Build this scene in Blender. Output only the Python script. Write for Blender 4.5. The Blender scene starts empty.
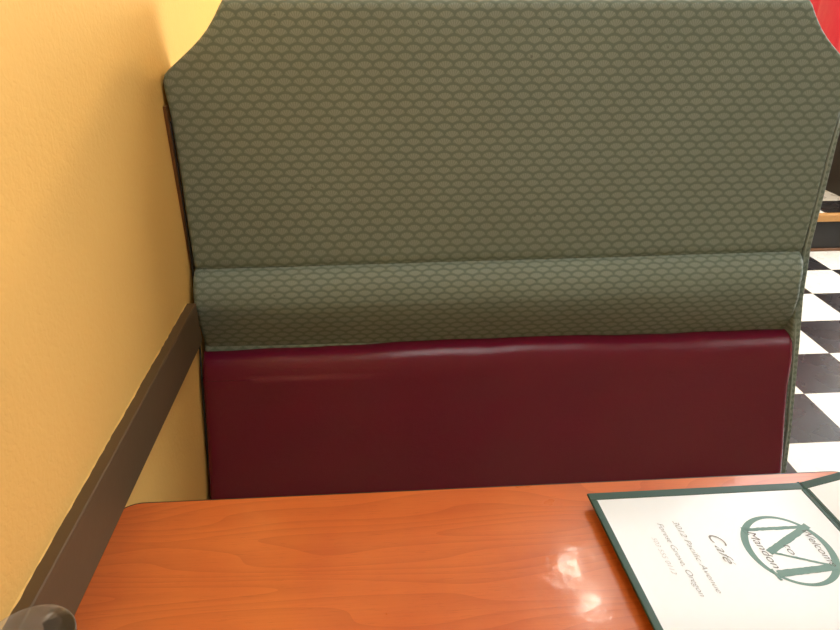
import bpy, bmesh, math, random
from mathutils import Vector, Matrix
random.seed(7)
C = bpy.context.scene
COL = C.collection

# ------------------------------------------------------------------ camera
YAW, PITCH, ROLL, FPX, CAMH = 6.86192070e-02, 4.74426872e-01, 2.05128897e-03, 651.437, 1.492
cy, sy, cp, sp = math.cos(YAW), math.sin(YAW), math.cos(PITCH), math.sin(PITCH)
fwd = Vector((sy*cp, cy*cp, -sp)); rgt = Vector((cy, -sy, 0)); up = rgt.cross(fwd)
r2 = rgt*math.cos(ROLL) + up*math.sin(ROLL); u2 = up*math.cos(ROLL) - rgt*math.sin(ROLL)
cam_d = bpy.data.cameras.new('camera'); cam = bpy.data.objects.new('camera', cam_d); COL.objects.link(cam)
m = Matrix((r2, u2, -fwd)).transposed().to_4x4(); m.translation = (0, 0, CAMH)
cam.matrix_world = m
cam_d.sensor_width = 36.0; cam_d.lens = FPX/840*36.0; cam_d.clip_start = .02
C.camera = cam

# ------------------------------------------------------------------ world, exposure, daylight
C.view_settings.view_transform = 'Standard'; C.view_settings.look = 'None'
C.view_settings.gamma = 1.0; C.view_settings.exposure = 0.08
C.view_settings.use_curve_mapping = False
C.cycles.transparent_max_bounces = 24
w = bpy.data.worlds.new('world'); C.world = w; w.use_nodes = True
w.node_tree.nodes['Background'].inputs[0].default_value = (.75, .87, 1, 1)
w.node_tree.nodes['Background'].inputs[1].default_value = 1.5
L_WINDOW = 150.0      # W, daylight through each window
L_TROFFER = 4.8      # emission of the ceiling panels
L_PENDANT = 240.0     # emission of the pendant bulb
L_SPOT = 95.0        # emission of the small round ceiling lamps
XW = -.431           # left wall
XE, YB, YF, ZC = 5.2, -2.6, 7.2, 2.75
def window_light(loc, sx, sz, rot, power):
    d = bpy.data.lights.new('window_daylight', 'AREA'); d.shape = 'RECTANGLE'; d.size = sx; d.size_y = sz
    d.energy = power; d.color = (.86, .94, 1.0)
    o = bpy.data.objects.new('window_daylight', d); COL.objects.link(o); o.location = loc; o.rotation_euler = rot
WINS = [(1.9, 3.5), (4.1, 5.7)]
for a, b in WINS:
    window_light((XE+.2, (a+b)/2, 1.6), 1.4, b-a, (0, math.radians(90), 0), L_WINDOW)

# ------------------------------------------------------------------ node helpers
def lin(r, g, b):
    f = lambda c: (c/255/12.92) if c/255 <= .04045 else ((c/255+.055)/1.055)**2.4
    return (f(r), f(g), f(b), 1)
class N:
    """tiny wrapper to write node maths"""
    def __init__(s, nt): s.nt = nt
    def m(s, op, a, b=None, c=None, clamp=False):
        n = s.nt.nodes.new('ShaderNodeMath'); n.operation = op; n.use_clamp = clamp
        for i, v in enumerate((a, b, c)):
            if v is None: continue
            if isinstance(v, (int, float)): n.inputs[i].default_value = v
            else: s.nt.links.new(v, n.inputs[i])
        return n.outputs[0]
    def mix(s, fac, a, b, typ='MIX'):
        n = s.nt.nodes.new('ShaderNodeMix'); n.data_type = 'RGBA'; n.blend_type = typ
        for i, v in ((0, fac), (6, a), (7, b)):
            if isinstance(v, (int, float, tuple)): n.inputs[i].default_value = v
            else: s.nt.links.new(v, n.inputs[i])
        return n.outputs[2]
    def coord(s, kind='Object', scale=(1, 1, 1), loc=(0, 0, 0), rot=(0, 0, 0)):
        t = s.nt.nodes.new('ShaderNodeTexCoord'); mp = s.nt.nodes.new('ShaderNodeMapping')
        mp.inputs['Scale'].default_value = scale; mp.inputs['Location'].default_value = loc; mp.inputs['Rotation'].default_value = rot
        s.nt.links.new(t.outputs[kind], mp.inputs[0]); return mp.outputs[0]
    def noise(s, vec, scale, detail=3, rough=.5, dist=0):
        n = s.nt.nodes.new('ShaderNodeTexNoise'); n.inputs['Scale'].default_value = scale
        n.inputs['Detail'].default_value = detail; n.inputs['Roughness'].default_value = rough
        n.inputs['Distortion'].default_value = dist
        s.nt.links.new(vec, n.inputs['Vector']); return n.outputs[0]
    def ramp(s, fac, stops):
        n = s.nt.nodes.new('ShaderNodeValToRGB'); s.nt.links.new(fac, n.inputs[0])
        e = n.color_ramp.elements
        e[0].position, e[0].color = stops[0]; e[1].position, e[1].color = stops[-1]
        for p, c in stops[1:-1]:
            k = e.new(p); k.color = c
        return n.outputs[0]
    def bump(s, h, strength, dist):
        n = s.nt.nodes.new('ShaderNodeBump'); n.inputs['Strength'].default_value = strength
        n.inputs['Distance'].default_value = dist; s.nt.links.new(h, n.inputs['Height']); return n.outputs[0]
def mat(name, color, rough=.5, metal=0, spec=.5, coat=0, coat_rough=.05, bump=None, var=None):
    M = bpy.data.materials.new(name); M.use_nodes = True; nt = M.node_tree
    b = nt.nodes['Principled BSDF']; b.inputs['Base Color'].default_value = color
    b.inputs['Roughness'].default_value = rough; b.inputs['Metallic'].default_value = metal
    b.inputs['Specular IOR Level'].default_value = spec
    b.inputs['Coat Weight'].default_value = coat; b.inputs['Coat Roughness'].default_value = coat_rough
    n = N(nt)
    v = n.coord()
    if bump:
        nt.links.new(n.bump(n.noise(v, bump[0], 4), bump[1], bump[2]), b.inputs['Normal'])
    if var:
        f = n.noise(v, var[0], 4)
        c2 = tuple(x*(1-var[1]) for x in color[:3])+(1,)
        nt.links.new(n.mix(f, color, c2), b.inputs['Base Color'])
    return M
def emis(name, color, strength):
    M = bpy.data.materials.new(name); M.use_nodes = True; b = M.node_tree.nodes['Principled BSDF']
    b.inputs['Base Color'].default_value = color; b.inputs['Emission Color'].default_value = color
    b.inputs['Emission Strength'].default_value = strength
    return M

# ------------------------------------------------------------------ materials
def wall_paint(name, color):
    M = mat(name, color, .62, spec=.35); nt = M.node_tree; n = N(nt); b = nt.nodes['Principled BSDF']
    v = n.coord()
    a = n.noise(v, 120, 2, .45, .6); c = n.noise(v, 26, 3)
    nt.links.new(n.bump(n.m('ADD', a, n.m('MULTIPLY', c, .6)), .38, .003), b.inputs['Normal'])
    dark = tuple(x*.93 for x in color[:3])+(1,)
    nt.links.new(n.mix(n.noise(v, 3, 3), color, dark), b.inputs['Base Color'])
    return M
M_WALL = wall_paint('golden_wall_paint', lin(240, 190, 105))
M_CREAM = wall_paint('cream_wall_paint', lin(228, 208, 165))
M_CEIL = wall_paint('white_ceiling_paint', lin(235, 230, 220))
M_RAIL = mat('dark_brown_paint', lin(98, 78, 53), .5, bump=(60, .15, .002), var=(8, .12), spec=.3)
M_TRIMWOOD = mat('orange_stained_wood', lin(122, 80, 44), .4, bump=(80, .2, .001), var=(30, .4))

def fabric():
    M = bpy.data.materials.new('green_shell_fabric'); M.use_nodes = True; nt = M.node_tree; n = N(nt)
    b = nt.nodes['Principled BSDF']
    t = nt.nodes.new('ShaderNodeTexCoord'); sx = nt.nodes.new('ShaderNodeSeparateXYZ'); nt.links.new(t.outputs['UV'], sx.inputs[0])
    u, v = sx.outputs[0], sx.outputs[1]
    S, P = .0331, .0311
    fans = []
    for k in (0, 1):
        lx = n.m('MULTIPLY', n.m('SUBTRACT', n.m('FRACT', n.m('ADD', n.m('DIVIDE', u, S), .5*k+100)), .5), S)
        ly = n.m('MULTIPLY', n.m('SUBTRACT', n.m('FRACT', n.m('ADD', n.m('DIVIDE', v, P), .5*k+100)), .5), P)
        ax = n.m('ABSOLUTE', lx)
        e = n.m('SQRT', n.m('ADD', n.m('POWER', n.m('DIVIDE', ax, .0152), 2.0), n.m('POWER', n.m('ABSOLUTE', n.m('DIVIDE', n.m('ADD', ly, .0006), .0086)), 2.0)))
        d1 = n.m('MULTIPLY', n.m('SUBTRACT', 1.0, e), 7.0)
        d2 = n.m('DIVIDE', n.m('SUBTRACT', n.m('ADD', ly, .0080), n.m('MULTIPLY', ax, .40)), .0024)
        f = n.m('MINIMUM', d1, d2, clamp=True)
        ang = n.m('ARCTAN2', lx, n.m('ADD', ly, .0115))
        rib = n.m('MULTIPLY_ADD', n.m('COSINE', n.m('MULTIPLY', ang, 20.0)), .28, .72)
        fans.append(n.m('MULTIPLY', f, rib))
    fan = n.m('MAXIMUM', fans[0], fans[1], clamp=True)
    uvv = t.outputs['UV']
    mp = nt.nodes.new('ShaderNodeMapping'); mp.inputs['Scale'].default_value = (1, 1, 1); nt.links.new(uvv, mp.inputs[0])
    weave = n.noise(mp.outputs[0], 900, 2); blot = n.noise(mp.outputs[0], 5, 4)
    ground = n.mix(weave, lin(100, 116, 106), lin(121, 137, 125))
    shell = n.mix(weave, lin(135, 150, 140), lin(157, 170, 160))
    c = n.mix(fan, ground, shell)
    c = n.mix(n.m('MULTIPLY', blot, .35), c, lin(96, 106, 92))
    # little random stains
    spots = n.noise(mp.outputs[0], 60, 2)
    sp_ = n.m('MULTIPLY', n.m('GREATER_THAN', spots, .74), .45)
    c = n.mix(sp_, c, lin(60, 56, 44))
    nt.links.new(c, b.inputs['Base Color'])
    nt.links.new(n.m('MULTIPLY_ADD', fan, -.36, .86), b.inputs['Roughness'])
    b.inputs['Specular IOR Level'].default_value = .5
    b.inputs['Sheen Weight'].default_value = .12; b.inputs['Sheen Roughness'].default_value = .4
    h = n.m('ADD', n.m('MULTIPLY', fan, .6), n.m('MULTIPLY', weave, .4))
    nt.links.new(n.bump(h, .35, .0008), b.inputs['Normal'])
    return M
M_FAB = fabric()

def vinyl(name, color, rough):
    M = bpy.data.materials.new(name); M.use_nodes = True; nt = M.node_tree; n = N(nt); b = nt.nodes['Principled BSDF']
    v = n.coord()
    grain = nt.nodes.new('ShaderNodeTexVoronoi'); grain.inputs['Scale'].default_value = 420; nt.links.new(v, grain.inputs['Vector'])
    crease = n.noise(n.coord(scale=(1, 1, 5), rot=(0, .5, 0)), 7, 6, .7, 1.5)
    cr = n.m('ABSOLUTE', n.m('SUBTRACT', crease, .5)); cr = n.m('MULTIPLY', cr, 8.0, clamp=True)
    mask = n.m('GREATER_THAN', n.noise(v, 4, 2), .55)
    big = n.noise(v, 9, 3)
    h = n.m('ADD', n.m('MULTIPLY', grain.outputs['Distance'], .35), n.m('MULTIPLY', n.m('MULTIPLY', cr, mask), .25))
    h = n.m('ADD', h, n.m('MULTIPLY', big, 4.0))
    nt.links.new(n.bump(h, .35, .002), b.inputs['Normal'])
    dk = tuple(x*.75 for x in color[:3])+(1,)
    nt.links.new(n.mix(n.noise(v, 3, 3), color, dk), b.inputs['Base Color'])
    b.inputs['Roughness'].default_value = rough; b.inputs['Specular IOR Level'].default_value = .5
    return M
M_BURG = vinyl('burgundy_vinyl', lin(116, 20, 52), .24)

def cherry():
    M = bpy.data.materials.new('cherry_laminate'); M.use_nodes = True; nt = M.node_tree; n = N(nt); b = nt.nodes['Principled BSDF']
    v = n.coord(scale=(1.1, 9, 1), loc=(.3, .1, 0))
    warp = n.noise(v, 1.5, 2, .5)
    ringc = n.coord(scale=(1.0, 6.5, 1), loc=(.15, .25, 0), rot=(0, 0, .12))
    r = n.noise(ringc, 1.5, 1, .4)
    rings = n.m('FRACT', n.m('MULTIPLY', r, 17.0))
    rings = n.m('POWER', rings, 2.2)
    fine = n.noise(n.coord(scale=(3, 120, 1)), 3, 3, .6)
    blot = n.noise(n.coord(scale=(2.5, 2.5, 1)), 3.2, 3, .5)
    c = n.mix(blot, lin(232, 130, 62), lin(206, 96, 40))
    c = n.mix(n.m('MULTIPLY', rings, .22), c, lin(150, 52, 18))
    c = n.mix(n.m('MULTIPLY', fine, .22), c, lin(140, 48, 16))
    pores = n.m('MULTIPLY', n.m('GREATER_THAN', n.noise(n.coord(scale=(10, 260, 1)), 3, 2), .66), .16)
    c = n.mix(pores, c, lin(110, 34, 12))
    nt.links.new(c, b.inputs['Base Color'])
    b.inputs['Specular IOR Level'].default_value = .5
    nt.links.new(n.m('MULTIPLY_ADD', n.noise(n.coord(), 14, 4), .12, .24), b.inputs['Roughness'])
    b.inputs['Coat Weight'].default_value = .55; b.inputs['Coat Roughness'].default_value = .11
    bp = n.bump(n.noise(n.coord(), 26, 3), .32, .0016); nt.links.new(bp, b.inputs['Normal']); nt.links.new(bp, b.inputs['Coat Normal'])
    return M
M_CHERRY = cherry()
M_BLACK = mat('black_edge_band', (.012, .011, .01, 1), .4)
M_IRON = mat('black_cast_iron', (.02, .02, .02, 1), .5, .6, bump=(90, .2, .001))

def checker(name, ox, oy):
    M = bpy.data.materials.new(name); M.use_nodes = True; nt = M.node_tree; n = N(nt); b = nt.nodes['Principled BSDF']
    t = nt.nodes.new('ShaderNodeTexCoord'); s = nt.nodes.new('ShaderNodeSeparateXYZ'); nt.links.new(t.outputs['Object'], s.inputs[0])
    a = n.m('DIVIDE', n.m('SUBTRACT', s.outputs[0], ox-30.5*.61), .305)
    c = n.m('DIVIDE', n.m('SUBTRACT', s.outputs[1], oy-30.5*.61), .305)
    par = n.m('FLOORED_MODULO', n.m('ADD', n.m('FLOOR', a), n.m('FLOOR', c)), 2.0)
    fa, fc = n.m('FRACT', a), n.m('FRACT', c)
    ed = n.m('MINIMUM', n.m('MINIMUM', fa, n.m('SUBTRACT', 1, fa)), n.m('MINIMUM', fc, n.m('SUBTRACT', 1, fc)))
    joint = n.m('LESS_THAN', ed, .006)
    v = n.coord()
    fl = n.noise(v, 55, 4, .65)
    blk = n.mix(n.m('MULTIPLY', n.m('GREATER_THAN', fl, .6), .5), lin(38, 36, 38), lin(50, 48, 49))
    wht = n.mix(n.m('MULTIPLY', n.m('GREATER_THAN', fl, .66), .4), lin(240, 238, 230), lin(216, 212, 202))
    col = n.mix(par, blk, wht); col = n.mix(n.m('MULTIPLY', joint, .5), col, lin(80, 76, 70))
    nt.links.new(col, b.inputs['Base Color'])
    nt.links.new(n.m('MULTIPLY_ADD', n.noise(v, 8, 3), .15, .2), b.inputs['Roughness'])
    nt.links.new(n.bump(n.noise(v, 5, 2), .1, .004), b.inputs['Normal'])
    return M
M_FLOOR = checker('black_and_white_vinyl_tiles', 2.015, 2.404)
M_PLATF = checker('black_and_white_platform_tiles', 2.725, 3.565)
M_RISER = mat('black_riser_paint', lin(28, 25, 21), .6, bump=(40, .1, .002))
M_NOSE = mat('light_oak_nosing', lin(205, 150, 84), .45, var=(20, .3), bump=(60, .1, .001))
M_WHITE = mat('white_frame_paint', lin(230, 228, 220), .4, bump=(50, .05, .001))

# ------------------------------------------------------------------ mesh helpers
def obj(name, bm, material, parent=None, smooth=False, bevel=0, seg=2):
    me = bpy.data.meshes.new(name)
    bmesh.ops.recalc_face_normals(bm, faces=bm.faces[:])
    bm.to_mesh(me); bm.free()
    me.materials.append(material)
    o = bpy.data.objects.new(name, me); COL.objects.link(o)
    if smooth:
        for p in me.polygons: p.use_smooth = True
    if bevel:
        md = o.modifiers.new('bevel', 'BEVEL'); md.width = bevel; md.segments = seg; md.limit_method = 'ANGLE'
        for p in me.polygons: p.use_smooth = True
        md.harden_normals = True
    if parent:
        o.parent = parent; o.matrix_parent_inverse = Matrix.Translation(-parent.location)
    return o
def thing(name, label, cat, loc, group=None):
    o = bpy.data.objects.new(name, None); COL.objects.link(o); o.location = loc; o.empty_display_size = .1
    o['label'] = label; o['category'] = cat
    if group: o['group'] = group
    return o
def struct(name, bm, material, **k):
    o = obj(name, bm, material, **k); o['kind'] = 'structure'; return o
def box(bm, x0, x1, y0, y1, z0, z1):
    vs = [bm.verts.new((x, y, z)) for x in (x0, x1) for y in (y0, y1) for z in (z0, z1)]
    for f in ((0, 1, 3, 2), (4, 6, 7, 5), (0, 4, 5, 1), (2, 3, 7, 6), (0, 2, 6, 4), (1, 5, 7, 3)):
        bm.faces.new([vs[i] for i in f])
    return bm
def B(*a): return box(bmesh.new(), *a)
def lathe(prof, cx, cy, seg=64, bm=None):
    bm = bm or bmesh.new(); rings = []
    for r, z in prof:
        if r < 1e-6: rings.append([bm.verts.new((cx, cy, z))])
        else: rings.append([bm.verts.new((cx+r*math.cos(2*math.pi*i/seg), cy+r*math.sin(2*math.pi*i/seg), z)) for i in range(seg)])
    for a, b in zip(rings, rings[1:]):
        for i in range(seg):
            j = (i+1) % seg
            if len(a) == 1 and len(b) == 1: continue
            if len(a) == 1: bm.faces.new((a[0], b[i], b[j]))
            elif len(b) == 1: bm.faces.new((a[i], a[j], b[0]))
            else: bm.faces.new((a[i], a[j], b[j], b[i]))
    return bm
def prism(poly, z0, z1, bm=None):
    bm = bm or bmesh.new()
    a = [bm.verts.new((x, y, z0)) for x, y in poly]; b = [bm.verts.new((x, y, z1)) for x, y in poly]
    bm.faces.new(a[::-1]); bm.faces.new(b)
    k = len(poly)
    for i in range(k): bm.faces.new((a[i], a[(i+1) % k], b[(i+1) % k], b[i]))
    return bm
def tube(pts, rad, seg=12, bm=None):
    bm = bm or bmesh.new(); rings = []
    pts = [Vector(p) for p in pts]
    for i, p in enumerate(pts):
        d = (pts[min(i+1, len(pts)-1)]-pts[max(i-1, 0)]).normalized()
        a = d.orthogonal().normalized()
        if rings:
            a = (prev-d*prev.dot(d)).normalized()
        prev = a; c = d.cross(a)
        r = rad[i] if isinstance(rad, (list, tuple)) else rad
        rings.append([bm.verts.new(p+r*(a*math.cos(2*math.pi*k/seg)+c*math.sin(2*math.pi*k/seg))) for k in range(seg)])
    for a, b in zip(rings, rings[1:]):
        for i in range(seg): bm.faces.new((a[i], a[(i+1) % seg], b[(i+1) % seg], b[i]))
    bm.faces.new(rings[0][::-1]); bm.faces.new(rings[-1])
    return bm
def interp(tab, x):
    if x <= tab[0][0]: return tab[0][1]
    for (a, p), (b, q) in zip(tab, tab[1:]):
        if x <= b: return p+(q-p)*(x-a)/(b-a)
    return tab[-1][1]

# ------------------------------------------------------------------ the room
struct('floor', B(XW-.15, XE+.15, YB-.15, YF+.15, -.1, 0), M_FLOOR)
struct('ceiling', B(XW-.15, XE+.15, YB-.15, YF+.15, ZC, ZC+.1), M_CEIL)
struct('wall_left', B(XW-.15, XW, YB-.15, YF+.15, 0, ZC), M_WALL)
struct('wall_back', B(XW, XE+.15, YB-.15, YB, 0, ZC), M_CREAM)
struct('wall_front', B(XW, XE+.15, YF, YF+.15, 0, ZC), M_CREAM)
bm = B(XE, XE+.15, YB, YF, 0, .9); box(bm, XE, XE+.15, YB, YF, 2.3, ZC)
ys = [YB]+[v for p in WINS for v in p]+[YF]
for i in range(0, len(ys), 2): box(bm, XE, XE+.15, ys[i], ys[i+1], .9, 2.3)
struct('wall_right', bm, M_CREAM)
M_PANE = bpy.data.materials.new('window_glass'); M_PANE.use_nodes = True
nt = M_PANE.node_tree; nt.nodes.clear()
o_ = nt.nodes.new('ShaderNodeOutputMaterial'); mx = nt.nodes.new('ShaderNodeMixShader'); mx.inputs[0].default_value = .06
tr = nt.nodes.new('ShaderNodeBsdfTransparent'); gl = nt.nodes.new('ShaderNodeBsdfGlossy'); gl.inputs['Roughness'].default_value = .02
nt.links.new(tr.outputs[0], mx.inputs[1]); nt.links.new(gl.outputs[0], mx.inputs[2]); nt.links.new(mx.outputs[0], o_.inputs[0])
for i, (a, b) in enumerate(WINS):
    bm = B(XE+.02, XE+.08, a, a+.05, .9, 2.3); box(bm, XE+.02, XE+.08, b-.05, b, .9, 2.3)
    box(bm, XE+.02, XE+.08, a+.05, b-.05, .9, .95); box(bm, XE+.02, XE+.08, a+.05, b-.05, 2.25, 2.3)
    box(bm, XE+.03, XE+.07, (a+b)/2-.02, (a+b)/2+.02, .95, 2.25)
    fr = struct('window_%d' % (i+1), bm, M_WHITE)
    p = obj('pane', B(XE+.045, XE+.051, a+.05, b-.05, .95, 2.25), M_PANE, fr)
# dark chair rail along the golden wall, rough paint line along its top
bm = bmesh.new()
ny = 200; y0, y1 = YB+.02, 1.338
sect = [(XW, .7515), (XW+.0200, .7515), (XW+.0203, .8475), (XW+.0185, .8492), (XW, .8492)]
rings = []
for i in range(ny+1):
    y = y0+(y1-y0)*i/ny
    rings.append([bm.verts.new((x, y, z)) for x, z in sect])
for a, b in zip(rings, rings[1:]):
    for k in range(5): bm.faces.new((a[k], a[(k+1) % 5], b[(k+1) % 5], b[k]))
bm.faces.new(rings[0]); bm.faces.new(rings[-1][::-1])
struct('trim_1', bm, M_RAIL)
# ragged bead where the wall paint laps over the rail
bm = bmesh.new(); top = []; low = []
ny = 500; ph = [random.uniform(0, 6) for _ in range(6)]
for i in range(ny+1):
    y = y0+(y1-y0)*i/ny
    wv = .0010+.0003*math.sin(y*33+ph[0])+.0003*math.sin(y*91+ph[1])+.0003*math.sin(y*211+ph[2])+random.uniform(-.0003, .0003)
    wv = max(.0004, wv)
    top.append(bm.verts.new((XW+.0001, y, .8500+wv))); low.append(bm.verts.new((XW+wv*1.2, y, .84935)))
for i in range(ny): bm.faces.new((top[i], top[i+1], low[i+1], low[i]))
struct('trim_2', bm, M_WALL)

# raised platform at the far side
bm = B(1.5, XE, 3.615, YF, 0, .195); struct('platform_riser', bm, M_RISER)
struct('platform_floor', B(1.5, XE, 3.64, YF, .195, .237), M_PLATF)
struct('trim_3', B(1.5, XE, 3.598, 3.64, .192, .2385), M_NOSE, bevel=.006)
struct('trim_4', B(1.5, XE, 3.60, 3.615, 0, .018), M_TRIMWOOD, bevel=.004)

# ------------------------------------------------------------------ booth bench
XC = .3055
def scoop(z):                                  # half-width lost at the cut corners
    tab = [(1.302, 0), (1.312, .0015), (1.322, .006), (1.332, .016), (1.345, .033), (1.367, .061), (1.384, .081), (1.402, .099), (1.425, .117), (1.458, .138)]
    return interp(tab, z)
def panel(name, prof, xl, xr, back, material, parent, edge=.012, lip=.012, use_scoop=False, sag=None, nx=90, wob=0):
    """prof: (Y, Z) from top to bottom; padded sheet with rounded side edges, closed towards back(Y)"""
    # resample profile
    pts = []
    for (ya, za), (yb, zb) in zip(prof, prof[1:]):
        k = max(1, int(math.hypot(yb-ya, zb-za)/.008))
        for i in range(k): pts.append((ya+(yb-ya)*i/k, za+(zb-za)*i/k))
    pts.append(prof[-1])
    bm = bmesh.new(); uvl = bm.loops.layers.uv.new('UVMap'); uvd = {}
    s = 0; grid = []
    ztop = prof[0][1]
    for r, (y, z) in enumerate(pts):
        if r: s += math.hypot(y-pts[r-1][0], z-pts[r-1][1])
        a = xl(z)+(scoop(z) if use_scoop else 0); b = xr(z)-(scoop(z) if use_scoop else 0)
        row = []
        for i in range(nx+1):
            t = i/nx; t = .5-.5*math.cos(math.pi*t) if False else t
            # denser columns near both ends
            tt = t
            if t < .08: tt = .012*(t/.08)
            elif t > .92: tt = 1-.012*((1-t)/.08)
            else: tt = .012+.976*(t-.08)/.84
            x = a+(b-a)*tt
            d = min(x-a, b-x)
            yy = y
            if d < edge: yy += lip*(1-math.sqrt(max(0, 1-(1-d/edge)**2)))
            zz = z+(sag(x, z) if sag else 0)
            yy += wob*(math.sin(x*9+z*7)+.6*math.sin(x*23-z*31+1))
            vv = bm.verts.new((x, yy, zz)); uvd[vv] = (x, -s); row.append(vv)
        grid.append(row)
    for r in range(len(grid)-1):
        for i in range(nx): bm.faces.new((grid[r][i], grid[r][i+1], grid[r+1][i+1], grid[r+1][i]))
    # close the sides and the back
    loop = grid[0][:] + [g[-1] for g in grid[1:]] + grid[-1][-2::-1] + [g[0] for g in grid[-2:0:-1]]
    bk = []
    for vv in loop:
        q = bm.verts.new((vv.co.x, back(vv.co.z), vv.co.z)); uvd[q] = (uvd[vv][0], uvd[vv][1]+(.02 if vv in grid[0] else 0)); bk.append(q)
    k = len(loop)
    for i in range(k): bm.faces.new((loop[i], bk[i], bk[(i+1) % k], loop[(i+1) % k]))
    bm.faces.new(bk)
    for f in bm.faces:
        for l in f.loops: l[uvl].uv = uvd[l.vert]
    o = obj(name, bm, material, parent, smooth=True)
    md = o.modifiers.new('edges', 'EDGE_SPLIT'); md.split_angle = math.radians(50)
    return o
bench = thing('booth_bench', 'high-backed booth bench in green shell-pattern fabric and burgundy vinyl, between golden wall and tiled aisle', 'booth bench', (XC, 1.4, 0))
XLF, XRF = -.4285, 1.041
frame_prof = [(1.447, 1.4575), (1.437, 1.455), (1.434, 1.44), (1.428, 1.25), (1.408, .93), (1.402, .80), (1.398, .74), (1.37, .68), (1.285, .478), (1.258, .353), (1.24, .27)]
panel('back_frame', frame_prof, lambda z: XLF+(.0045 if z < 1.25 else .0045*max(0, (1.30-z)/.05)), lambda z: XRF, lambda z: 1.52, M_FAB, bench, edge=.010, lip=.012, use_scoop=True)
upper_prof = [(1.446, 1.4580), (1.436, 1.4590), (1.427, 1.4570), (1.4225, 1.450), (1.421, 1.42), (1.416, 1.20), (1.404, 1.0), (1.399, .935), (1.403, .922), (1.42, .916)]
in_r = lambda z: interp([(.35, 1.024), (.92, 1.022), (1.15, 1.025), (1.25, 1.030), (1.32, 1.0395), (1.5, 1.0405)], z)
in_l = lambda z: interp([(.35, -.423), (.92, -.4205), (1.15, -.4205), (1.25, -.4225), (1.30, -.4265), (1.5, -.428)], z)
SEAM = lambda x, z: (-.018+.009*(x+.43)/1.47)*max(0, 1-abs(z-.92)/.12)
FY = lambda z: interp([(.27, 1.24), (.353, 1.258), (.478, 1.285), (.68, 1.37), (.74, 1.398), (.80, 1.402), (.93, 1.408), (1.25, 1.428)], z)+.012
panel('upper_back_pad', upper_prof, in_l, in_r, lambda z: max(1.4275, FY(z)), M_FAB, bench, edge=.010, lip=.008, use_scoop=True, wob=.0008, sag=SEAM)
roll_prof = [(1.415, .921), (1.402, .9215), (1.388, .917), (1.372, .905), (1.358, .885), (1.349, .862), (1.345, .838), (1.348, .81), (1.356, .78), (1.368, .75), (1.380, .72), (1.390, .69)]
panel('lumbar_roll', roll_prof, lambda z: -.4205, lambda z: interp([(.70, 1.036), (.74, 1.028), (.78, 1.017), (.85, 1.005), (.92, 1.016)], z), FY, M_FAB, bench, edge=.014, lip=.012, wob=.0008, sag=SEAM)
low_prof = [(1.400, .7060), (1.384, .7105), (1.368, .7110), (1.354, .7080), (1.342, .7010), (1.333, .691), (1.326, .678), (1.320, .663), (1.314, .645), (1.300, .590), (1.273, .515), (1.246, .447), (1.222, .385), (1.207, .34)]
def lsag(x, z): return (-.009*max(0, .35-x)/.78+.0016*math.sin(x*6.0+.4)+.0010*math.sin(x*17)+.0006*math.sin(x*41)) if z > .66 else 0
panel('lower_back_pad', low_prof, lambda z: -.4235, lambda z: interp([(.34, 1.008), (.55, 1.018), (.72, 1.026)], z), FY, M_BURG, bench, edge=.020, lip=.018, sag=lsag, wob=.0015)
band_prof = [(1.440, 1.325), (1.431, 1.30), (1.420, 1.20), (1.410, 1.05), (1.404, .93), (1.378, .80), (1.343, .69), (1.280, .478), (1.250, .353), (1.235, .27)]
panel('side_band', band_prof, lambda z: interp([(.35, 1.010), (.92, 1.0235), (1.15, 1.026), (1.25, 1.031), (1.32, 1.040)], z), lambda z: 1.0418, FY, M_FAB, bench, edge=.004, lip=.006, nx=14)
obj('edge_trim', B(XW+.0008, XLF+.0040, 1.408, 1.424, .90, 1.262), M_TRIMWOOD, bench)
# welt cords in the seams and down the sides
def welt(x, dz=0): pass
bm = tube([(in_r(z)+.0035, interp([(.35, 1.250), (.478, 1.277), (.689, 1.343), (.80, 1.383), (.93, 1.404), (1.25, 1.424)], z), z) for z in [.36+i*.03 for i in range(30)]], .0028, 8)
obj('piping', bm, M_FAB, bench, smooth=True)
bm = tube([(in_l(z)-.0030, interp([(.35, 1.250), (.478, 1.277), (.689, 1.343), (.80, 1.383), (.93, 1.404), (1.25, 1.424)], z), z) for z in [.36+i*.03 for i in range(30)]], .0026, 8)
obj('piping', bm, M_BLACK, bench, smooth=True)
# seat: cushion with rounded edge on a kick base
sb = [(1.245, .30), (1.245, .338), (1.15, .345), (.90, .350), (.83, .346), (.80, .330), (.792, .30), (.80, .25), (.82, .235), (1.245, .235)]
bm = bmesh.new(); secs = []
for x, k in ((-.408, .93), (-.400, .98), (-.37, 1), (XC, 1.0), (.98, 1), (1.012, .98), (1.020, .93)):
    secs.append([bm.verts.new((x, 1.02+(y-1.02)*(k if y < 1.2 else 1), .29+(z-.29)*k)) for y, z in sb])
for a, b in zip(secs, secs[1:]):
    for i in range(len(sb)): bm.faces.new((a[i], a[(i+1) % len(sb)], b[(i+1) % len(sb)], b[i]))
bm.faces.new(secs[0]); bm.faces.new(secs[-1][::-1])
obj('seat', bm, M_BURG, bench, smooth=True)
obj('seat_base', B(-.42, 1.03, .86, 1.515, 0, .236), M_RISER, bench, bevel=.004)

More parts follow.
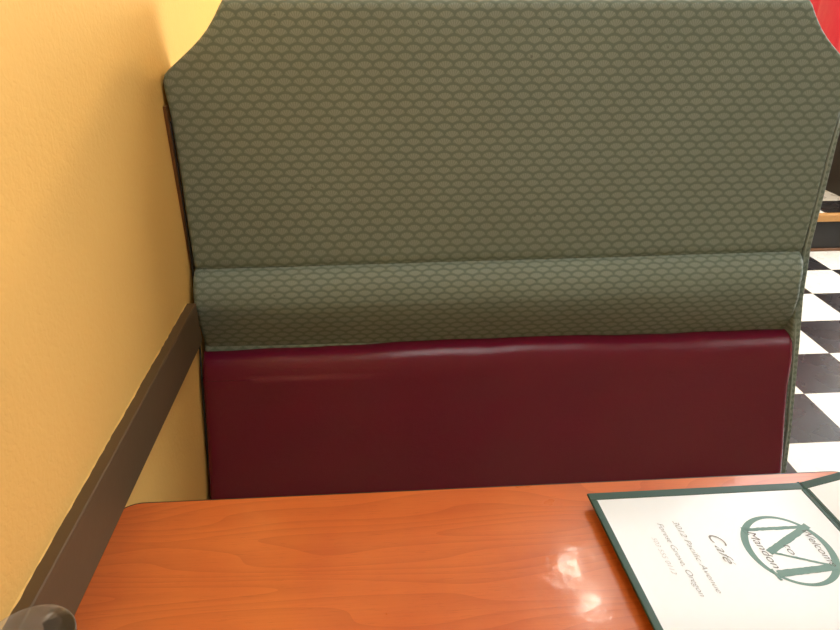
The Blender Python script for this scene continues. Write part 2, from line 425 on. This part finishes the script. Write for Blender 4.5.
# ------------------------------------------------------------------ table
TX0, TX1, TY0, TY1, TZ = XW+.002, .80, .055, .8165, .75
def rrect(x0, x1, y0, y1, r, k=10):
    out = []
    for cx, cy_, a0 in ((x1-r, y1-r, 0), (x0+r, y1-r, 90), (x0+r, y0+r, 180), (x1-r, y0+r, 270)):
        for i in range(k+1):
            a = math.radians(a0+90*i/k); out.append((cx+r*math.cos(a), cy_+r*math.sin(a)))
    return out
table = thing('booth_table', 'cherry wood-grain laminate booth table with black edge, standing against the golden wall', 'table', (.18, .43, 0))
obj('tabletop', prism(rrect(TX0+.0022, TX1-.0022, TY0+.0022, TY1-.0022, .043), TZ-.028, TZ), M_CHERRY, table)
bm = prism(rrect(TX0, TX1, TY0, TY1, .045), TZ-.030, TZ-.0002); obj('edge_band', bm, M_BLACK, table)
obj('column', lathe([(0, .04), (.05, .04), (.045, .08), (.038, .10), (.038, .70), (.06, .705), (.16, .712), (.16, .7195), (0, .7195)], .18, .43, 32), M_IRON, table, smooth=True)
bm = bmesh.new()
for a in (0, 90):
    c, s_ = math.cos(math.radians(a)), math.sin(math.radians(a))
    pts = [(-.32, 0), (-.32, .014), (-.05, .05), (.05, .05), (.32, .014), (.32, 0)]
    A_ = [bm.verts.new((.18+c*q-s_*.035, .43+s_*q+c*.035, z)) for q, z in pts]
    B_ = [bm.verts.new((.18+c*q+s_*.035, .43+s_*q-c*.035, z)) for q, z in pts]
    bm.faces.new(A_); bm.faces.new(B_[::-1])
    for i in range(6): bm.faces.new((A_[i], B_[i], B_[(i+1) % 6], A_[(i+1) % 6]))
obj('foot', bm, M_IRON, table)

# ------------------------------------------------------------------ menu (two covers rising from the spine, page in clear corners)
M_GREEN = mat('dark_green_leatherette', lin(38, 78, 68), .45, bump=(500, .3, .0006), var=(20, .25))
M_PAGE = mat('white_menu_paper', lin(234, 240, 246), .35, coat=.5, coat_rough=.12, bump=(6, .04, .003))
M_TEAL = mat('teal_print', lin(112, 152, 146), .5, var=(60, .18))
M_INK = mat('grey_black_ink', lin(96, 93, 92), .5, var=(90, .25))
M_INKL = mat('glare_paled_ink', lin(150, 148, 146), .5, var=(90, .25))  # light grey print, colour made paler still for the glare on the page
M_INKP = mat('faint_grey_ink', lin(188, 187, 186), .5, var=(90, .15))  # palest grey, for the phone line
A = Vector((.318, .763, .772)); S_ = Vector((.681, .782, .756))
ex = (S_-A).normalized(); nn = Vector((.04392, .00219, .99903)).normalized(); ey = nn.cross(ex); ex = ey.cross(nn)
PM = Matrix((ex, ey, nn)).transposed().to_4x4(); PM.translation = A
menu = thing('menu', 'open dark green menu folder with white page reading Welcome to Mandon, on the cherry table', 'menu', (.681, .65, TZ))
MW, MH, BD = .364, .285, .0115
def mpart(name, bm, material, parent=menu, mtx=PM, **k):
    bmesh.ops.transform(bm, matrix=mtx, verts=bm.verts)
    return obj(name, bm, material, parent, **k)
def cover(mtx, sx):
    c = mpart('cover', B(0, MW, -MH, .0045, -.0042, -.0012), M_GREEN, menu, mtx, bevel=.001)
    x0, x1 = (0, MW) if sx > 0 else (-MW, 0)
    # rolled stitched binding on four sides
    l, r = (BD, .0065) if sx > 0 else (.0065, BD)
    x0, x1 = 0, MW
    bm = B(x0, x1, -BD, .0045, -.0044, 0); box(bm, x0, x1, -MH, -MH+BD, -.0044, 0)
    box(bm, x0, x0+l, -MH+BD, -BD, -.0044, 0); box(bm, x1-r, x1, -MH+BD, -BD, -.0044, 0)
    b_ = mpart('binding', bm, M_GREEN, c, mtx, bevel=.0016, seg=3)
    return c
b1 = cover(PM, 1)
page = mpart('page', B(BD-.002, MW-.0045, -MH+BD-.002, -BD+.002, -.0013, -.0008), M_PAGE)
page['label'] = 'white printed page with teal round emblem'
# second cover: rises away from the spine
ang = math.atan2(.0125, .07)
ex2 = (Vector((ex.x, ex.y, 0)).normalized()*math.cos(.23)+Vector((0, 0, 1))*math.sin(.23)); ey2 = Vector((0, 0, 1)).cross(Vector((ex.x, ex.y, 0)).normalized()); nn2 = ex2.cross(ey2)
PM2 = Matrix((ex2, ey2, nn2)).transposed().to_4x4(); PM2.translation = A+ex*(MW+.0012)
cover(PM2, -1)
pg2 = mpart('page', B(.0045, MW-BD+.002, -MH+BD-.002, -BD+.002, -.0013, -.0006), M_PAGE, menu, PM2)
bm = tube([PM @ Vector((MW+.0006, y, -.0016)) for y in [.006-i*(MH+.006)/12 for i in range(13)]], .0018, 10)
obj('spine', bm, M_GREEN, menu, smooth=True)
# emblem: calligraphic ring and M.   page x = up of the print, text runs towards -y
def flat(polys, z=-.00072):
    bm = bmesh.new()
    for p in polys:
        vs = [bm.verts.new((x, y, z)) for x, y in p]; ws = [bm.verts.new((x, y, z+.0002)) for x, y in p]
        k = len(p); bm.faces.new(vs[::-1]); bm.faces.new(ws)
        for i in range(k): bm.faces.new((vs[i], vs[(i+1) % k], ws[(i+1) % k], ws[i]))
    return bm
cx, cy_ = .2575, -.1295
quads = []; NSEG = 96
def ringpt(i, inner):
    a = 2*math.pi*i/NSEG
    wdt = .0042+.0065*abs(math.cos(a-math.radians(155)))**2.2
    r = .0655-(wdt if inner else 0)
    return (cx+r*math.cos(a), cy_+r*math.sin(a))
bm = bmesh.new()
ro = [[bm.verts.new((*ringpt(i, s), z)) for i in range(NSEG)] for s, z in ((0, -.00072), (1, -.00072), (0, -.0005), (1, -.0005))]
for i in range(NSEG):
    j = (i+1) % NSEG
    for a, b in ((0, 1), (1, 3), (3, 2), (2, 0)): bm.faces.new((ro[a][i], ro[a][j], ro[b][j], ro[b][i]))
emb = mpart('emblem_ring', bm, M_TEAL, page)
def rough_bar(p, q, w0, w1, n=22):
    p, q = Vector(p), Vector(q); d = (q-p).normalized(); t = Vector((-d.y, d.x))
    up_, dn = [], []
    for i in range(n+1):
        c = p.lerp(q, i/n); w_ = (w0+(w1-w0)*i/n)/2
        up_.append(c+t*(w_+random.uniform(-.0005, .0005))); dn.append(c-t*(w_+random.uniform(-.0005, .0005)))
    return [tuple(v) for v in up_+dn[::-1]]
bars = [((.212, -.089), (.312, -.090), .0058, .0062), ((.315, -.088), (.2235, -.1335), .0105, .0105),
        ((.224, -.132), (.308, -.166), .0034, .0038), ((.317, -.165), (.213, -.171), .0105, .0115),
        ((.210, -.084), (.212, -.099), .004, .004), ((.208, -.162), (.211, -.182), .004, .004)]
for k, (p, q, a, b) in enumerate(bars):
    bm = flat([rough_bar(p, q, a, b)], -.00070+.00005*k)
    mpart('emblem_letter_stroke', bm, M_TEAL, page)
def text(body, x, y, size, width, material, shear=.28, name='printed_text', thin=-.00025):
    cu = bpy.data.curves.new('t', 'FONT'); cu.body = body; cu.size = size; cu.shear = shear; cu.extrude = .00005; cu.offset = thin
    t_ = bpy.data.objects.new('t', cu); COL.objects.link(t_)
    dg = bpy.context.evaluated_depsgraph_get(); me = bpy.data.meshes.new_from_object(t_.evaluated_get(dg))
    bpy.data.objects.remove(t_)
    w_ = max(v.co.x for v in me.vertices)-min(v.co.x for v in me.vertices)
    k = width/w_
    T = PM @ Matrix.Translation((x, y, -.0003)) @ Matrix.Rotation(math.radians(-90), 4, 'Z') @ Matrix.Diagonal((k, 1, 1, 1))
    bm = bmesh.new(); bm.from_mesh(me); bmesh.ops.transform(bm, matrix=T, verts=bm.verts)
    return obj(name, bm, material, page)
text('Welcome', .2985, -.0925, .017, .069, M_INK)
text('to', .2525, -.119, .017, .0185, M_INK)
text('Mandon', .2125, -.0915, .018, .068, M_INK)
text('afé', .1490, -.113, .020, .036, M_INKL, .6)
text('C', .1490, -.090, .029, .022, M_INKL, .55)
text('3012 Pacific Avenue', .1095, -.0625, .0120, .131, M_INKL, .35)
text('Forest Grove, Oregon', .0835, -.0655, .0120, .131, M_INKL, .35)
text('503 555 0112', .0630, -.092, .010, .067, M_INKP, .35)

# ------------------------------------------------------------------ drinking glass
def clear_mat(name, ior, haze, tint):
    M = bpy.data.materials.new(name); M.use_nodes = True; nt = M.node_tree; nt.nodes.clear()
    o_ = nt.nodes.new('ShaderNodeOutputMaterial'); mx = nt.nodes.new('ShaderNodeMixShader'); m2 = nt.nodes.new('ShaderNodeMixShader')
    fr_ = nt.nodes.new('ShaderNodeFresnel'); fr_.inputs[0].default_value = ior
    tr = nt.nodes.new('ShaderNodeBsdfTransparent'); tr.inputs[0].default_value = tint
    df = nt.nodes.new('ShaderNodeBsdfDiffuse'); df.inputs[0].default_value = (.85, .85, .83, 1)
    gl = nt.nodes.new('ShaderNodeBsdfGlossy'); gl.inputs['Roughness'].default_value = .04
    m2.inputs[0].default_value = haze
    nt.links.new(tr.outputs[0], m2.inputs[1]); nt.links.new(df.outputs[0], m2.inputs[2])
    nt.links.new(fr_.outputs[0], mx.inputs[0]); nt.links.new(m2.outputs[0], mx.inputs[1]); nt.links.new(gl.outputs[0], mx.inputs[2])
    nt.links.new(mx.outputs[0], o_.inputs[0]); return M
M_GLASS = clear_mat('brightened_clear_tumbler', 1.38, .2, (.98, .98, .97, 1))  # white diffuse mixed in stands for light refracted through rim and walls
M_WATER = clear_mat('water', 1.33, .03, (.98, .99, 1, 1))
M_ICE = mat('cloudy_ice', (.9, .93, .95, 1), .12, bump=(40, .3, .004))
M_ICE.node_tree.nodes['Principled BSDF'].inputs['Transmission Weight'].default_value = .0
M_ICE.node_tree.nodes['Principled BSDF'].inputs['IOR'].default_value = 1.31
GX, GY = -.3648, .4555
glass = thing('drinking_glass', 'clear round drinking glass of ice water on the table beside the brown chair rail', 'glass', (GX, GY, TZ))
prof = [(0, .0005), (.026, .0005), (.030, .002), (.033, .010), (.0385, .06), (.0428, .10), (.0445, .125), (.0462, .148), (.0466, .1488), (.0469, .1498), (.0462, .1507), (.0453, .1500), (.0452, .1485), (.0437, .125), (.0420, .10), (.0377, .06), (.0319, .016), (.0286, .010), (0, .009)]
obj('tumbler', lathe([(r, TZ+z) for r, z in prof], GX, GY, 96), M_GLASS, glass, smooth=True)
prof = [(0, .0092), (.0285, .0102), (.0318, .0162), (.0376, .0602), (.0419, .1002), (.0432, .115), (.0428, .1142), (0, .1140)]
obj('water', lathe([(r, TZ+z) for r, z in prof], GX, GY, 96), M_WATER, glass, smooth=True)

for dx, dy, dz, a in ((.014, .004, .104, .4), (-.016, .012, .101, 1.1), (-.004, -.020, .103, 2.0)):
    bm = B(-.0115, .0115, -.0115, .0115, -.0105, .0105)
    bmesh.ops.transform(bm, matrix=Matrix.Translation((GX+dx, GY+dy, TZ+dz)) @ Matrix.Rotation(a, 4, 'Z') @ Matrix.Rotation(.35, 4, 'X'), verts=bm.verts)
    obj('ice_cube', bm, M_ICE, glass, bevel=.003, seg=3)

# ------------------------------------------------------------------ red booth on the platform, its back towards the aisle
M_DARK = mat('black_booth_panel', (.012, .011, .011, 1), .5, bump=(200, .2, .001))
M_RED = mat('shiny_red_vinyl', lin(226, 50, 84), .28, spec=.6, bump=(9, .25, .02))
PZ = .237
BX0, BY0, BY1 = 3.03, 3.78, 5.30
booth = thing('diner_booth', 'glossy red vinyl booth with black base on the tiled platform across the aisle', 'booth', (BX0+.3, (BY0+BY1)/2, PZ))
obj('base', B(BX0, BX0+.10, BY0, BY1, PZ, .93), M_DARK, booth, bevel=.006)
obj('seat_base', B(BX0+.10, BX0+.58, BY0, BY1, PZ, PZ+.30), M_DARK, booth, bevel=.006)
def pad(name, y0, y1, z0, z1, x0, x1, bulge, ch):
    bm = bmesh.new(); ny, nz = 96, 24; g = {}
    for sgn, xf in ((-1, x0), (1, x1)):
        for a in range(ny+1):
            for c in range(nz+1):
                y = y0+(y1-y0)*a/ny; t = c/nz; z = z0+(z1-z0)*t
                if (a in (0, ny) or c in (0, nz)) and sgn == 1: continue
                e = min(1, min(a, ny-a)/6, min(c, nz-c)/6); e = math.sqrt(1-(1-e)**2)
                k = abs(math.sin(math.pi*(y-y0)/ch))**.45
                xm = (x0+x1)/2
                g[sgn, a, c] = bm.verts.new((xm+sgn*((x1-x0)/2*e+bulge*k*e), y, z))
    P = lambda s_, a, c: g.get((s_, a, c)) or g[-1, a, c]
    for s_ in (-1, 1):
        for a in range(ny):
            for c in range(nz):
                bm.faces.new((P(s_, a, c), P(s_, a+1, c), P(s_, a+1, c+1), P(s_, a, c+1)))
    return obj(name, bm, M_RED, booth, smooth=True)
pad('backrest', BY0, BY1, .932, 1.56, BX0-.005, BX0+.115, .014, .30)
pad('seat', BY0, BY1, .545, .66, BX0+.12, BX0+.58, 0.0, .38)

# ------------------------------------------------------------------ lamps
M_PANEL = emis('lit_panel_diffuser', (.96, .99, 1.0, 1), L_TROFFER)
M_BULB = emis('warm_lit_bulb', (1.0, .72, .36, 1), L_PENDANT)
M_SPOTL = emis('lit_round_lens', (1.0, .90, .74, 1), L_SPOT)
M_BRASS = mat('brushed_metal_shade', lin(150, 120, 70), .35, .9)
def troffer(x, y, label, sx=.6, sy_=1.2):
    t = thing('ceiling_light', label, 'ceiling light', (x, y, ZC), 'ceiling panel lights')
    bm = B(x-sx/2, x+sx/2, y-sy_/2, y-sy_/2+.03, ZC-.04, ZC-.001); box(bm, x-sx/2, x+sx/2, y+sy_/2-.03, y+sy_/2, ZC-.04, ZC-.001)
    box(bm, x-sx/2, x-sx/2+.03, y-sy_/2+.03, y+sy_/2-.03, ZC-.04, ZC-.001); box(bm, x+sx/2-.03, x+sx/2, y-sy_/2+.03, y+sy_/2-.03, ZC-.04, ZC-.001)
    obj('frame', bm, M_WHITE, t)
    obj('diffuser', B(x-sx/2+.03, x+sx/2-.03, y-sy_/2+.03, y+sy_/2-.03, ZC-.03, ZC-.02), M_PANEL, t)
troffer(.42, .62, 'white ceiling light panel above the booth table')
troffer(2.6, .4, 'white ceiling light panel above the near aisle')
troffer(1.92, 2.62, 'wide white ceiling light panel above the far aisle beside the platform', 1.5, 1.2)
def spot(x, y, label):
    t = thing('round_ceiling_lamp', label, 'ceiling lamp', (x, y, ZC))
    obj('rim', lathe([(.048, ZC-.001), (.065, ZC-.001), (.065, ZC-.02), (.048, ZC-.02), (.048, ZC-.001)], x, y, 32), M_WHITE, t, smooth=True)
    obj('lens', lathe([(0, ZC-.015), (.047, ZC-.013), (.047, ZC-.002), (0, ZC-.002)], x, y, 32), M_SPOTL, t)
spot(.95, 2.36, 'small round ceiling lamp nearer the tiled platform')
spot(1.00, 2.14, 'small round ceiling lamp nearer the bench top')
px, py, pz = .55, 2.95, 2.08
pend = thing('pendant_lamp', 'warm pendant lamp with metal shade hanging behind the bench', 'pendant lamp', (px, py, ZC))
obj('cord', tube([(px, py, ZC-.001), (px, py, pz+.16)], .004, 8), M_BLACK, pend)
obj('lamp_shade', lathe([(.02, pz+.16), (.05, pz+.14), (.11, pz+.08), (.15, pz+.02), (.148, pz+.02), (.108, pz+.076), (.048, pz+.135), (.02, pz+.155)], px, py, 40), M_BRASS, pend, smooth=True)
obj('bulb', lathe([(0, pz-.10), (.04, pz-.09), (.07, pz-.05), (.075, pz-.01), (.055, pz+.04), (.02, pz+.09), (.018, pz+.13), (0, pz+.13)], px, py, 32), M_BULB, pend, smooth=True)
